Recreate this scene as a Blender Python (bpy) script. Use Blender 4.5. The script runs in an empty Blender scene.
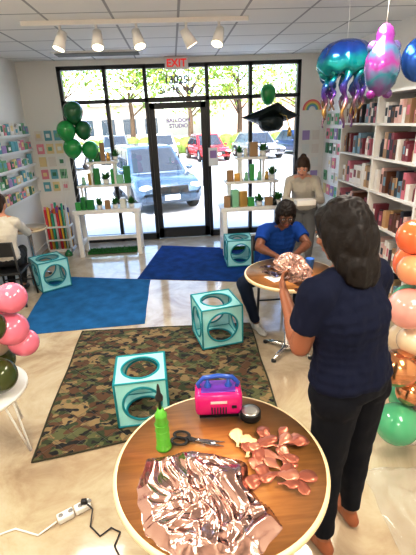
import bpy, bmesh, math, random
from mathutils import Vector, Matrix, noise
random.seed(7)
SC=bpy.context.scene; COL=SC.collection
V=Vector
# ------------------------------------------------------------------ materials
MC={}
def mat(name,col=(.8,.8,.8),rough=.5,metal=0,trans=0,alpha=1,emit=0,coat=0,bump=0,bscale=40,var=0,vscale=5,sheen=0,sss=0,spec=.5):
    if name in MC: return MC[name]
    m=bpy.data.materials.new(name);m.use_nodes=True;nt=m.node_tree;b=nt.nodes['Principled BSDF']
    b.inputs['Base Color'].default_value=(*col,1);b.inputs['Roughness'].default_value=rough;b.inputs['Metallic'].default_value=metal
    b.inputs['Transmission Weight'].default_value=trans;b.inputs['Alpha'].default_value=alpha;b.inputs['Coat Weight'].default_value=coat
    b.inputs['Sheen Weight'].default_value=sheen;b.inputs['Specular IOR Level'].default_value=spec
    if sss: b.inputs['Subsurface Weight'].default_value=sss; b.inputs['Subsurface Scale'].default_value=.02
    if emit: b.inputs['Emission Color'].default_value=(*col,1);b.inputs['Emission Strength'].default_value=emit
    tc=nt.nodes.new('ShaderNodeTexCoord')
    if bump:
        n=nt.nodes.new('ShaderNodeTexNoise');n.inputs['Scale'].default_value=bscale;n.inputs['Detail'].default_value=3
        bp=nt.nodes.new('ShaderNodeBump');bp.inputs['Strength'].default_value=bump;bp.inputs['Distance'].default_value=.01
        nt.links.new(tc.outputs['Object'],n.inputs['Vector']);nt.links.new(n.outputs['Fac'],bp.inputs['Height']);nt.links.new(bp.outputs['Normal'],b.inputs['Normal'])
    if var:
        n=nt.nodes.new('ShaderNodeTexNoise');n.inputs['Scale'].default_value=vscale;n.inputs['Detail'].default_value=4
        r=nt.nodes.new('ShaderNodeValToRGB')
        r.color_ramp.elements[0].position=.35;r.color_ramp.elements[1].position=.65
        r.color_ramp.elements[0].color=(*[max(0,c*(1-var)) for c in col],1);r.color_ramp.elements[1].color=(*[min(1,c*(1+var)) for c in col],1)
        nt.links.new(tc.outputs['Object'],n.inputs['Vector']);nt.links.new(n.outputs['Fac'],r.inputs['Fac']);nt.links.new(r.outputs['Color'],b.inputs['Base Color'])
    MC[name]=m;return m
def ramp(nt,stops,interp='LINEAR'):
    r=nt.nodes.new('ShaderNodeValToRGB');cr=r.color_ramp;cr.interpolation=interp
    while len(cr.elements)<len(stops): cr.elements.new(.5)
    for e,(p,c) in zip(cr.elements,stops): e.position=p;e.color=(*c,1)
    return r
def wood(name,c1,c2,scale=(3,30,3)):
    m=mat(name,c1,.28,coat=.3);nt=m.node_tree;b=nt.nodes['Principled BSDF'];tc=nt.nodes.new('ShaderNodeTexCoord');mp=nt.nodes.new('ShaderNodeMapping')
    mp.inputs['Scale'].default_value=scale;n=nt.nodes.new('ShaderNodeTexNoise');n.inputs['Scale'].default_value=2;n.inputs['Detail'].default_value=6;n.inputs['Distortion'].default_value=.6
    r=ramp(nt,[(.3,c2),(.7,c1)])
    L=nt.links.new;L(tc.outputs['Object'],mp.inputs[0]);L(mp.outputs[0],n.inputs['Vector']);L(n.outputs['Fac'],r.inputs[0]);L(r.outputs[0],b.inputs['Base Color']);return m
def camo():
    m=mat('camo_fabric',(.2,.2,.1),.9,sheen=.1);nt=m.node_tree;b=nt.nodes['Principled BSDF'];L=nt.links.new
    tc=nt.nodes.new('ShaderNodeTexCoord');prev=None
    for i,(sc,th,col) in enumerate([(9,.52,(.035,.05,.016)),(11,.51,(.11,.05,.02)),(8,.57,(.26,.19,.09)),(13,.585,(.007,.006,.005))]):
        mp=nt.nodes.new('ShaderNodeMapping');mp.inputs['Location'].default_value=(3.7*i,1.9*i,5.1*i);mp.inputs['Scale'].default_value=(1,1.35,1)
        n=nt.nodes.new('ShaderNodeTexNoise');n.inputs['Scale'].default_value=sc;n.inputs['Detail'].default_value=1.5
        L(tc.outputs['Object'],mp.inputs[0]);L(mp.outputs[0],n.inputs['Vector'])
        g=nt.nodes.new('ShaderNodeMath');g.operation='GREATER_THAN';g.inputs[1].default_value=th;L(n.outputs['Fac'],g.inputs[0])
        mx=nt.nodes.new('ShaderNodeMix');mx.data_type='RGBA';L(g.outputs[0],mx.inputs[0])
        if prev is None: mx.inputs[6].default_value=(.115,.12,.045,1)
        else: L(prev,mx.inputs[6])
        mx.inputs[7].default_value=(*col,1);prev=mx.outputs[2]
    L(prev,b.inputs['Base Color'])
    w=nt.nodes.new('ShaderNodeTexBrick');w.offset=0;w.inputs['Scale'].default_value=1;w.inputs['Brick Width'].default_value=.11;w.inputs['Row Height'].default_value=.11;w.inputs['Mortar Size'].default_value=.006;w.inputs['Mortar Smooth'].default_value=1
    w.inputs['Color1'].default_value=w.inputs['Color2'].default_value=(1,1,1,1);w.inputs['Mortar'].default_value=(0,0,0,1)
    mp=nt.nodes.new('ShaderNodeMapping');mp.inputs['Rotation'].default_value=(0,0,.785);L(tc.outputs['Object'],mp.inputs[0]);L(mp.outputs[0],w.inputs['Vector'])
    bp=nt.nodes.new('ShaderNodeBump');bp.inputs['Strength'].default_value=.8;bp.inputs['Distance'].default_value=.01;L(w.outputs['Color'],bp.inputs['Height']);L(bp.outputs['Normal'],b.inputs['Normal'])
    return m
# ------------------------------------------------------------------ mesh builder
class MB:
    def __init__(s): s.v=[];s.f=[];s.m=[];s.sm=[];s.mats=[];s.T=Matrix()
    def add(s,vs,fs,mt,smooth=False,M=None):
        o=len(s.v);M=s.T@M if M is not None else s.T
        s.v+=[M@V(p) for p in vs]
        if mt not in s.mats: s.mats.append(mt)
        k=s.mats.index(mt)
        for f in fs: s.f.append([o+i for i in f]);s.m.append(k);s.sm.append(smooth)
        return s
    def bm(s,b,mt,smooth=False,M=None):
        b.verts.index_update();s.add([v.co.copy() for v in b.verts],[[v.index for v in f.verts] for f in b.faces],mt,smooth,M);b.free()
    def box(s,c,sz,mt,rz=0,bev=0,rx=0,ry=0):
        b=bmesh.new();bmesh.ops.create_cube(b,size=1);bmesh.ops.scale(b,vec=V(sz),verts=b.verts)
        if bev: bmesh.ops.bevel(b,geom=b.edges[:],offset=min(bev,min(sz)*.49),segments=3,affect='EDGES',profile=.5)
        s.bm(b,mt,bool(bev),Matrix.Translation(c)@Matrix.Rotation(rz,4,'Z')@Matrix.Rotation(ry,4,'Y')@Matrix.Rotation(rx,4,'X'));return s
    def tube(s,pts,r,mt,n=10,closed=False,caps=True,smooth=True):
        P=[V(p) for p in pts];N=len(P);rr=r if isinstance(r,(list,tuple)) else [r]*N
        vs=[];pu=None
        for i,p in enumerate(P):
            if closed: d=P[(i+1)%N]-P[i-1]
            else: d=P[min(i+1,N-1)]-P[max(i-1,0)]
            if d.length<1e-9: d=V((0,0,1))
            d.normalize()
            if pu is None:
                a=V((0,0,1)) if abs(d.z)<.9 else V((1,0,0));pu=(a-d*a.dot(d)).normalized()
            else:
                pu=pu-d*pu.dot(d)
                pu=pu.normalized() if pu.length>1e-6 else d.orthogonal().normalized()
            w=d.cross(pu)
            for k in range(n):
                t=2*math.pi*k/n;vs.append(p+(pu*math.cos(t)+w*math.sin(t))*rr[i])
        fs=[]
        for i in range(N if closed else N-1):
            j=(i+1)%N
            for k in range(n): fs.append([i*n+k,i*n+(k+1)%n,j*n+(k+1)%n,j*n+k])
        if caps and not closed: fs.append(list(range(n))[::-1]);fs.append([(N-1)*n+k for k in range(n)])
        s.add(vs,fs,mt,smooth);return s
    def cyl(s,p1,p2,r,mt,r2=None,n=20,smooth=True):
        return s.tube([p1,p2],[r,r if r2 is None else r2],mt,n,smooth=smooth)
    def sph(s,c,r,mt,M=None,n=20):
        r=(r,r,r) if not isinstance(r,(tuple,list)) else r
        b=bmesh.new();bmesh.ops.create_uvsphere(b,u_segments=n,v_segments=max(6,n*2//3),radius=1);bmesh.ops.scale(b,vec=V(r),verts=b.verts)
        s.bm(b,mt,True,Matrix.Translation(c)@(M if M is not None else Matrix()));return s
    def lathe(s,prof,mt,M=None,n=32,smooth=True):
        vs=[];fs=[]
        for r,z in prof:
            for k in range(n): t=2*math.pi*k/n;vs.append((r*math.cos(t),r*math.sin(t),z))
        for i in range(len(prof)-1):
            for k in range(n): fs.append([i*n+k,i*n+(k+1)%n,(i+1)*n+(k+1)%n,(i+1)*n+k])
        if prof[0][0]>1e-4: fs.append(list(range(n))[::-1])
        if prof[-1][0]>1e-4: fs.append([(len(prof)-1)*n+k for k in range(n)])
        s.add(vs,fs,mt,smooth,M);return s
    def torus(s,c,R,r,mt,M=None,n=36,k=8,a0=0,a1=2*math.pi):
        full=abs(a1-a0-2*math.pi)<1e-6;M=Matrix.Translation(c)@(M if M is not None else Matrix())
        N=n if full else n+1
        pts=[M@V((R*math.cos(a0+(a1-a0)*i/n),R*math.sin(a0+(a1-a0)*i/n),0)) for i in range(N)]
        return s.tube(pts,r,mt,k,closed=full)
    def prism(s,pts,h,mt,M=None,smooth=False):
        n=len(pts);vs=[(p[0],p[1],0) for p in pts]+[(p[0],p[1],h) for p in pts]
        fs=[list(range(n))[::-1],[n+i for i in range(n)]]+[[i,(i+1)%n,n+(i+1)%n,n+i] for i in range(n)]
        s.add(vs,fs,mt,smooth,M);return s
    def obj(s,name,parent=None,fix=True):
        me=bpy.data.meshes.new(name);me.from_pydata([tuple(p) for p in s.v],[],s.f)
        for m in s.mats: me.materials.append(m)
        me.polygons.foreach_set('material_index',s.m);me.polygons.foreach_set('use_smooth',s.sm);me.update()
        if fix:
            b=bmesh.new();b.from_mesh(me);bmesh.ops.recalc_face_normals(b,faces=b.faces);b.to_mesh(me);b.free()
        if s.v and parent is None:
            lo=V([min(p[i] for p in s.v) for i in range(3)]);hi=V([max(p[i] for p in s.v) for i in range(3)])
            o=V(((lo.x+hi.x)/2,(lo.y+hi.y)/2,lo.z));me.transform(Matrix.Translation(-o))
        else: o=V((0,0,0))
        ob=bpy.data.objects.new(name,me);ob.location=o;COL.objects.link(ob)
        if parent: ob.parent=parent
        return ob
def empty(name,loc=(0,0,0)):
    e=bpy.data.objects.new(name,None);e.location=loc;e.empty_display_size=.1;COL.objects.link(e);return e
def adopt(o,e): o.parent=e;o.matrix_parent_inverse=Matrix.Translation(-e.location)
def displace(o,fn):
    N=[v.normal.copy() for v in o.data.vertices];P=[v.co.copy() for v in o.data.vertices];out=[]
    for p,n in zip(P,N): q=p+n*fn(p);out+= [q.x,q.y,q.z]
    o.data.vertices.foreach_set('co',out);o.data.update()
def RX(a): return Matrix.Rotation(a,4,'X')
def RY(a): return Matrix.Rotation(a,4,'Y')
def RZ(a): return Matrix.Rotation(a,4,'Z')
def TR(*a): return Matrix.Translation(a)
def text(body,size,M,mt,name,parent,off=0):
    c=bpy.data.curves.new(name,'FONT');c.body=body;c.size=size;c.align_x='CENTER';c.align_y='CENTER';c.extrude=.001;c.offset=off;c.materials.append(mt)
    o=bpy.data.objects.new(name,c);COL.objects.link(o);o.matrix_basis=M
    adopt(o,parent);return o
# palette
WHITE=mat('white_paint',(.82,.81,.79),.45);WALL=mat('wall_paint',(.84,.81,.76),.8,bump=.05)
BLACK=mat('black_frame',(.010,.011,.013),.35);BLKP=mat('black_plastic',(.012,.012,.013),.4);CHROME=mat('chrome',(.75,.75,.77),.15,1)
TEAL=mat('teal_piping',(.0,.28,.34),.5);TEALP=mat('aqua_mesh_panel',(.42,.78,.79),.7,alpha=.85)
# ------------------------------------------------------------------ room
CZ=2.88;XL=-2.3;XR=2.55;YB=7.0;YF=-2.2
fm=mat('floor_concrete',(.66,.62,.55),.15,coat=.35);nt=fm.node_tree;b=nt.nodes['Principled BSDF']
tc=nt.nodes.new('ShaderNodeTexCoord');n1=nt.nodes.new('ShaderNodeTexNoise');n1.inputs['Scale'].default_value=1.6;n1.inputs['Detail'].default_value=9;n1.inputs['Roughness'].default_value=.68;n1.inputs['Distortion'].default_value=.9
r1=ramp(nt,[(.3,(.36,.28,.19)),(.5,(.52,.44,.33)),(.7,(.64,.57,.46))]);nt.links.new(tc.outputs['Object'],n1.inputs['Vector']);nt.links.new(n1.outputs['Fac'],r1.inputs[0]);nt.links.new(r1.outputs[0],b.inputs['Base Color'])
cm=mat('ceiling_tile',(.8,.8,.78),.9);nt=cm.node_tree;b=nt.nodes['Principled BSDF'];tc=nt.nodes.new('ShaderNodeTexCoord')
w=nt.nodes.new('ShaderNodeTexBrick');w.offset=0;w.inputs['Scale'].default_value=1;w.inputs['Brick Width'].default_value=.61;w.inputs['Row Height'].default_value=.61;w.inputs['Mortar Size'].default_value=.013;w.inputs['Mortar Smooth'].default_value=.2
w.inputs['Color1'].default_value=w.inputs['Color2'].default_value=(.82,.82,.80,1);w.inputs['Mortar'].default_value=(.42,.42,.42,1)
nt.links.new(tc.outputs['Object'],w.inputs['Vector']);nt.links.new(w.outputs['Color'],b.inputs['Base Color'])
def slab(name,c,s,m): MB().box(c,s,m).obj(name)
slab('floor',((XL+XR)/2,(YB+YF)/2,-.05),(XR-XL+.3,YB-YF+.3,.1),fm)
slab('ceiling',((XL+XR)/2,(YB+YF)/2,CZ+.05),(XR-XL+.3,YB-YF+.3,.1),cm)
slab('wall_left',(XL-.075,(YB+YF)/2,CZ/2),(.15,YB-YF+.3,CZ),WALL)
slab('wall_right',(XR+.075,(YB+YF)/2,CZ/2),(.15,YB-YF+.3,CZ),WALL)
slab('wall_front',((XL+XR)/2,YF-.075,CZ/2),(XR-XL,.15,CZ),WALL)
WX0,WX1,WZ=-1.71,2.12,2.8
m=MB();m.box(((XL+WX0)/2,YB+.075,CZ/2),(WX0-XL,.15,CZ),WALL);m.box(((XR+WX1)/2,YB+.075,CZ/2),(XR-WX1,.15,CZ),WALL);m.box(((WX0+WX1)/2,YB+.075,(CZ+WZ)/2),(WX1-WX0,.15,CZ-WZ),WALL);m.obj('wall_back')
MB().box((XL+.008,3.0,.05),(.016,7.9,.1),WHITE).obj('baseboard_left')
MB().box((XR-.008,3.0,.05),(.016,7.9,.1),WHITE).obj('baseboard_right')
gm=bpy.data.materials.new('window_glass');gm.use_nodes=True;nt=gm.node_tree;nt.nodes.clear()
o=nt.nodes.new('ShaderNodeOutputMaterial');mx=nt.nodes.new('ShaderNodeMixShader');tr=nt.nodes.new('ShaderNodeBsdfTransparent');gl=nt.nodes.new('ShaderNodeBsdfGlossy');gl.inputs['Roughness'].default_value=.02
mx.inputs[0].default_value=.05;nt.links.new(tr.outputs[0],mx.inputs[1]);nt.links.new(gl.outputs[0],mx.inputs[2]);nt.links.new(mx.outputs[0],o.inputs[0])
DX0,DX1,DZ=-.35,.57,2.29;fy=YB+.06
def frame_unit(name,x0,x1,mids):
    m=MB();w=.055
    for x in [x0+w/2]+mids+[x1-w/2]: m.box((x,fy,WZ/2),(w,.1,WZ),BLACK)
    for z in (.06,DZ,WZ-w/2): m.box(((x0+x1)/2,fy,z),(x1-x0,.1,.11 if z<.1 else w),BLACK)
    m.box(((x0+x1)/2,fy,WZ/2),(x1-x0-.02,.008,WZ-.02),gm);m.obj(name)
frame_unit('window_1',WX0,DX0,[-1.0])
frame_unit('window_2',DX1,WX1,[1.3])
m=MB();m.box(((DX0+DX1)/2,fy,DZ),(DX1-DX0,.1,.07),BLACK);m.box(((DX0+DX1)/2,fy,WZ-.03),(DX1-DX0,.1,.055),BLACK);m.box(((DX0+DX1)/2,fy,(DZ+WZ)/2),(DX1-DX0,.008,WZ-DZ-.08),gm);m.obj('window_3')
m=MB()
for x in (DX0+.045,DX1-.045): m.box((x,fy,1.13),(.085,.06,2.22),BLACK)
for z,h in ((.1,.18),(2.2,.09)): m.box(((DX0+DX1)/2,fy,z),(DX1-DX0-.02,.06,h),BLACK)
m.box(((DX0+DX1)/2,fy,1.13),(DX1-DX0-.1,.008,2.1),gm)
m.tube([(DX1-.10,fy-.03,.9),(DX1-.10,fy-.09,.92),(DX1-.10,fy-.09,1.3),(DX1-.10,fy-.03,1.32)],.012,CHROME)
m.obj('door_1')
STK=mat('lettering_vinyl',(.13,.12,.2),.5);PUR=mat('purple_vinyl',(.42,.28,.62),.5)
e=empty('window_lettering',(.1,YB,2.5))
text('13025',.15,TR(.11,YB-.01,2.56)@RX(math.pi/2),STK,'number',e,.004);text('SUITE 110',.125,TR(.11,YB-.01,2.41)@RX(math.pi/2),STK,'suite',e,.003)
e=empty('door_lettering',(.1,YB,1.8))
text('BALLOON\nSTUDIO',.085,TR(.11,YB+.02,1.93)@RX(math.pi/2),PUR,'shop_name',e,.002)
m=MB();m.box((.66,YB-.01,1.38),(.16,.01,.30),mat('paper',(.8,.8,.8),.6));m.box((.66,YB-.017,1.42),(.11,.004,.12),mat('paper_purple',(.4,.25,.5),.6));m.obj('door_notice')
m=MB();m.box((.13,6.93,2.79),(.36,.05,.17),WHITE,bev=.01);m.box((.13,6.93,2.876),(.08,.04,.008),WHITE);ex=m.obj('exit_sign')
text('EXIT',.15,TR(.13,6.90,2.785)@RX(math.pi/2),mat('exit_red',(.6,.04,.03),.5,emit=.6),'exit_lettering',ex,.003)
m=MB();GV=mat('vent_grey',(.2,.21,.19),.5)
m.box((-.95,6.35,CZ-.01),(1.2,.3,.02),WHITE)
for i in range(7): m.box((-.95,6.23+.04*i,CZ-.025),(1.12,.018,.012),GV)
m.obj('ceiling_vent')
m=MB();ty=4.50;m.box((-.27,ty,CZ-.02),(2.16,.04,.04),WHITE)
bulb=mat('warm_bulb',(1,.85,.6),.5,emit=5)
for x,dx,dyy in ((-1.0,-.3,-.2),(-.66,0,-.35),(-.28,.2,-.3),(.20,.45,.1),(.52,-.25,-.35)):
    m.cyl((x,ty,CZ-.04),(x,ty,CZ-.12),.013,WHITE)
    d=V((dx,dyy,-.8)).normalized();p=V((x,ty,CZ-.145));m.cyl(p-d*.06,p+d*.10,.040,WHITE,.062);m.cyl(p+d*.098,p+d*.104,.052,bulb)
m.obj('track_light')
for i,(x,y) in enumerate([(-1.2,2.9),(1.3,2.9),(-1.2,.6),(1.3,.6),(0,-1.3)]):
    m=MB();m.box((x,y-.6,CZ-.01),(.62,.02,.02),WHITE);m.box((x,y+.6,CZ-.01),(.62,.02,.02),WHITE);m.box((x-.3,y,CZ-.01),(.02,1.2,.02),WHITE);m.box((x+.3,y,CZ-.01),(.02,1.2,.02),WHITE);m.obj('ceiling_light')
    l=bpy.data.lights.new('troffer_lamp','AREA');l.shape='RECTANGLE';l.size=.56;l.size_y=1.15;l.energy=35;l.color=(1,.92,.80)
    o=bpy.data.objects.new('troffer_lamp',l);o.location=(x,y,CZ-.02);COL.objects.link(o)
# ------------------------------------------------------------------ outside
GZ=-.30
asp=mat('parking_concrete',(.46,.46,.45),.9,var=.08)
MB().box((0,41,GZ-.05),(90,64,.1),asp).obj('parking_lot_ground')
m=MB();m.box((0,8.1,-.16),(14,1.7,.28),mat('sidewalk_concrete',(.6,.58,.54),.9));m.obj('sidewalk')
m=MB()
for i in range(7): m.box((-9+2.8*i,12.5,GZ+.003),(.1,5,.004),WHITE)
m.obj('parking_lines')
def car(name,M,body,L=4.6,Wd=1.85,Hh=1.7,suv=True):
    m=MB();m.T=M;glass=mat('car_glass',(.03,.04,.05),.08);tire=mat('tire_rubber',(.02,.02,.02),.8);rim=mat('alloy_rim',(.6,.6,.62),.25,1)
    zb=Hh-.66
    secs=[(-L/2,.42,zb-.28,.78),(-L/2+.12,.28,zb-.15,.95),(-L/2+.5,.25,zb-.06,1),(-L*.2,.25,zb,1),(L*.2,.25,zb+.03,1),(L/2-.2,.26,zb,.97),(L/2,.42,zb-.1,.86)]
    vs=[];fs=[]
    for y,z0,z1,k in secs:
        h=Wd/2*k
        for x,z in ((-h*.9,z0),(-h,z0+.15),(-h,z1-.18),(-h*.9,z1),(h*.9,z1),(h,z1-.18),(h,z0+.15),(h*.9,z0)): vs.append((x,y,z))
    for i in range(len(secs)-1):
        for k in range(8): fs.append([i*8+k,i*8+(k+1)%8,(i+1)*8+(k+1)%8,(i+1)*8+k])
    fs.append(list(range(8)));fs.append([(len(secs)-1)*8+k for k in range(8)][::-1]);m.add(vs,fs,body,True)
    y0,y1,y2,y3=-L*.24,-L*.06,L*(.42 if suv else .25),L*(.47 if suv else .42);z0=zb-.03;z1=Hh
    a=Wd/2*.92;c=Wd/2*.74
    q=[(-a,y0,z0),(a,y0,z0),(a,y3,z0),(-a,y3,z0),(-c,y1,z1),(c,y1,z1),(c,y2,z1),(-c,y2,z1)]
    bb=bmesh.new();bv=[bb.verts.new(p) for p in q]
    for f in ((0,1,2,3),(4,5,6,7),(0,1,5,4),(1,2,6,5),(2,3,7,6),(3,0,4,7)): bb.faces.new([bv[i] for i in f])
    bmesh.ops.bevel(bb,geom=bb.edges[:],offset=.06,segments=3,affect='EDGES',profile=.5);bmesh.ops.recalc_face_normals(bb,faces=bb.faces);m.bm(bb,body,True)
    def face(a4,u0,u1,v0,v1,off):
        A,B,C,D=[V(p) for p in a4]
        def P(u,v): return (A*(1-u)+B*u)*(1-v)+(D*(1-u)+C*u)*v
        nn=(B-A).cross(D-A).normalized()*off
        m.add([P(u0,v0)+nn,P(u1,v0)+nn,P(u1,v1)+nn,P(u0,v1)+nn],[[0,1,2,3]],glass)
    face((q[0],q[1],q[5],q[4]),.07,.93,.08,.9,.012);face((q[2],q[3],q[7],q[6]),.1,.9,.1,.85,.012)
    for A in ((q[1],q[2],q[6],q[5]),(q[3],q[0],q[4],q[7])):
        for u0,u1 in ((.08,.34),(.37,.63),(.66,.92)): face(A,u0,u1,.12,.86,.012)
    for sx in (-1,1):
        for y in (-L*.31,L*.31):
            m.T=M@TR(sx*Wd*.46,y,.36)@RY(math.pi/2);m.lathe([(.2,-.11),(.34,-.11),(.36,-.08),(.36,.08),(.34,.11),(.2,.11)],tire);m.lathe([(.05,-.115),(.22,-.115),(.22,.115),(.05,.115)],rim,n=12);m.T=M
        m.sph((sx*Wd*.37,-L/2+.08,zb-.25),(.17,.09,.075),mat('headlight',(.85,.9,.95),.1));m.sph((sx*(Wd/2+.08),y0+.25,zb+.07),(.1,.06,.07),body)
        m.sph((sx*Wd*.4,L/2-.05,zb-.15),(.1,.06,.1),mat('tail_light',(.5,.02,.02),.2))
    m.box((0,-L/2+.02,zb-.32),(.9,.06,.18),BLKP,bev=.02);m.box((0,-L/2-.01,.45),(.4,.03,.13),WHITE)
    m.obj(name)
car('suv_car',TR(-.76,12.55,GZ)@RZ(math.radians(17)),mat('suv_blue_paint',(.06,.10,.15),.25,.3,coat=.6),4.5,1.8,1.62)
car('car',TR(2.05,26,GZ)@RZ(math.radians(12)),mat('red_paint',(.5,.015,.02),.25,coat=.6),4.5,1.8,1.5,False)
car('car',TR(-6.0,22,GZ)@RZ(math.radians(-20)),mat('white_car_paint',(.6,.6,.62),.25,coat=.6),4.5,1.8,1.5,False)
car('car',TR(5.2,26,GZ)@RZ(math.radians(14)),mat('silver_paint',(.35,.36,.38),.25,.5,coat=.6),4.5,1.8,1.5,False)
car('car',TR(-3.6,27,GZ)@RZ(math.radians(5)),mat('grey_paint',(.14,.16,.18),.25,.3,coat=.6),4.5,1.8,1.6)
car('car',TR(-.7,27.5,GZ)@RZ(math.radians(3)),mat('white_car_paint'),4.5,1.8,1.55)
car('car',TR(8.2,27,GZ)@RZ(math.radians(14)),mat('dark_blue_paint',(.02,.05,.14),.25,.3,coat=.6),4.5,1.8,1.5,False)
LEAF=[mat('leaf_a',(.26,.38,.06),.8),mat('leaf_b',(.42,.46,.11),.8),mat('leaf_c',(.15,.28,.04),.8)];BARK=mat('bark',(.12,.08,.05),.9)
def tree(x,y,h,r,seed):
    rnd=random.Random(seed);m=MB();m.tube([(x,y,GZ),(x+.1,y,h*.3),(x-.1,y,h*.6)],[.26,.18,.09],BARK)
    tips=[]
    for i in range(14):
        a=rnd.random()*6.28;z=h*(.3+.3*rnd.random());R=r*(.5+.5*rnd.random());p=V((x+math.cos(a)*R,y+math.sin(a)*R,z+h*.25*rnd.random()+.6))
        m.tube([(x,y,z-.4),(x+(p.x-x)*.5,y+(p.y-y)*.5,(z+p.z)/2-.1),p],[.07,.045,.02],BARK,n=6);tips.append(p)
    for p in tips+[V((x,y,h*.8))]*2:
        for k in range(120):
            q=p+V((rnd.gauss(0,r*.28),rnd.gauss(0,r*.28),rnd.gauss(0,h*.10)));s=.10+.14*rnd.random()
            M=TR(*q)@Matrix.Rotation(rnd.random()*6.28,4,V((rnd.gauss(0,1),rnd.gauss(0,1),rnd.gauss(0,1))).normalized())
            m.add([(-s,0,0),(0,-s*.5,0),(s,0,0),(0,s*.5,0)],[[0,1,2,3]],LEAF[rnd.randrange(3)],False,M)
    m.obj('tree',fix=False)
for i,(x,y,h,r) in enumerate([(-9,36,9,3),(-3.5,38,9,3.2),(1.5,36,8,2.8),(6,38,9,3.2),(11,36,8,3),(-14.5,40,9,3.5),(16,42,9,3.5)]): tree(x,y,h,r,i)
m=MB();bw=mat('building_stucco',(.52,.46,.38),.9);m.box((-9,56,1.9),(16,6,4.4),bw);m.box((-9,52.8,4.3),(16.6,1,.5),WHITE);m.box((14,58,2.1),(18,6,4.8),mat('building_brick',(.42,.30,.24),.9))
for i in range(6): m.box((-15.5+2.6*i,52.97,1.6),(1.6,.06,1.8),mat('dark_window',(.05,.07,.09),.1))
m.obj('distant_building')
hm=mat('hedge_green',(.13,.21,.04),.9,var=.4,vscale=3)
m=MB()
for i in range(48): m.sph((-24+i*1.0,31.5+random.random()*.5,.2),(.8,.6,.7+.2*random.random()),hm,n=10)
m.obj('hedge_row')
# ------------------------------------------------------------------ mats
def cloth(name,corners,th,mt,wob=.004,nx=60,ny=60,edge=None):
    A,B,C,D=[V((*p,0)) for p in corners];m=MB();vs=[];fs=[]
    for j in range(ny+1):
        for i in range(nx+1):
            u=i/nx;v=j/ny;p=(A*(1-u)+B*u)*(1-v)+(D*(1-u)+C*u)*v
            p=p+V((noise.noise(p*2.2)*.012,noise.noise(p*2.2+V((9,0,0)))*.012,0))
            z=th+wob*max(0,noise.noise(p*3))*2
            if i in(0,nx) or j in(0,ny): z=th*.6
            vs.append((p.x,p.y,z))
    for j in range(ny):
        for i in range(nx): a=j*(nx+1)+i;fs.append([a,a+1,a+nx+2,a+nx+1])
    m.add(vs,fs,mt,True)
    per=[j for j in range(nx+1)]+[j*(nx+1)+nx for j in range(1,ny+1)]+[ny*(nx+1)+i for i in range(nx-1,-1,-1)]+[j*(nx+1) for j in range(ny-1,0,-1)]
    pv=[vs[i] for i in per];n=len(pv);m.add(pv+[(p[0],p[1],.001) for p in pv],[[i,(i+1)%n,n+(i+1)%n,n+i] for i in range(n)],edge or mt)
    if edge: m.tube([(p[0],p[1],th*.7) for p in pv],.006,edge,6,closed=True)
    return m.obj(name)
cloth('camouflage_blanket',[(-1.01,2.0),(.62,2.28),(.66,3.60),(-1.04,3.68)],.012,camo(),.006,edge=mat('camo_binding',(.05,.045,.02),.9))
bl=mat('light_blue_felt',(.018,.145,.34),.95,bump=.4,bscale=90,var=.18,vscale=6,spec=.2);bd=mat('dark_blue_felt',(.004,.045,.21),.95,bump=.4,bscale=90,var=.25,vscale=6,spec=.2)
cloth('light_blue_mat',[(-1.70,3.70),(-.42,3.76),(-.42,5.02),(-1.80,5.40)],.006,bl,.002)
cloth('dark_blue_mat',[(-.60,5.08),(1.22,4.62),(1.36,6.02),(-.30,6.58)],.009,bd,.003)
# ------------------------------------------------------------------ tables
WD=wood('honey_wood',(.56,.28,.085),(.43,.19,.05));BAND=mat('cream_edge_band',(.76,.63,.42),.35)
def round_table(name,x,y,R,h,leg,top=WD,band=BAND,spread=.7,ang=.5):
    m=MB();M=TR(x,y,0)
    m.lathe([(0,h-.03),(R-.022,h-.03),(R-.004,h-.027),(R,h-.018),(R,h-.006),(R-.004,h-.001),(R-.014,h)],band,M,96)
    m.lathe([(R-.014,h),(0.0001,h+.0005)],top,M,96)
    m.lathe([(.09,h-.04),(.09,h-.03),(.03,h-.031),(.028,.06),(.05,.05),(.05,.03),(.0,.03)],leg,M,24)
    for k in range(4):
        a=ang+k*math.pi/2;d=V((math.cos(a),math.sin(a),0));c=V((x,y,0))
        m.tube([c+V((0,0,.055)),c+d*R*spread*.6+V((0,0,.04)),c+d*R*spread+V((0,0,.02))],[.022,.018,.014],leg);m.cyl(c+d*R*spread,c+d*R*spread+V((0,0,.02)),.02,BLKP)
        m.tube([c+V((0,0,h-.045)),c+d*R*.7+V((0,0,h-.035))],.012,leg)
    return m.obj(name)
round_table('round_table',.10,1.15,.40,.75,BLKP)
round_table('round_table',.90,3.05,.38,.75,CHROME,spread=.6,ang=.785)
round_table('small_round_table',-2.02,5.44,.25,.70,CHROME,top=wood('pale_wood',(.6,.46,.3),(.5,.37,.22)))
m=MB();sx,sy=-1.32,2.17;m.lathe([(0,.42),(.29,.42),(.30,.43),(.30,.445),(.29,.45),(0.0001,.45)],WHITE,TR(sx,sy,0),48)
for a in (-.25,1.2,2.8,4.4):
    d=V((math.cos(a),math.sin(a),0));s=V((-d.y,d.x,0))*.04;c=V((sx,sy,0));f=c+d*.28
    m.tube([c+d*.2+s+V((0,0,.42)),f+s*.1+V((0,0,.007)),f-s*.1+V((0,0,.007)),c+d*.2-s+V((0,0,.42))],.007,WHITE,8)
m.obj('side_table')
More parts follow.
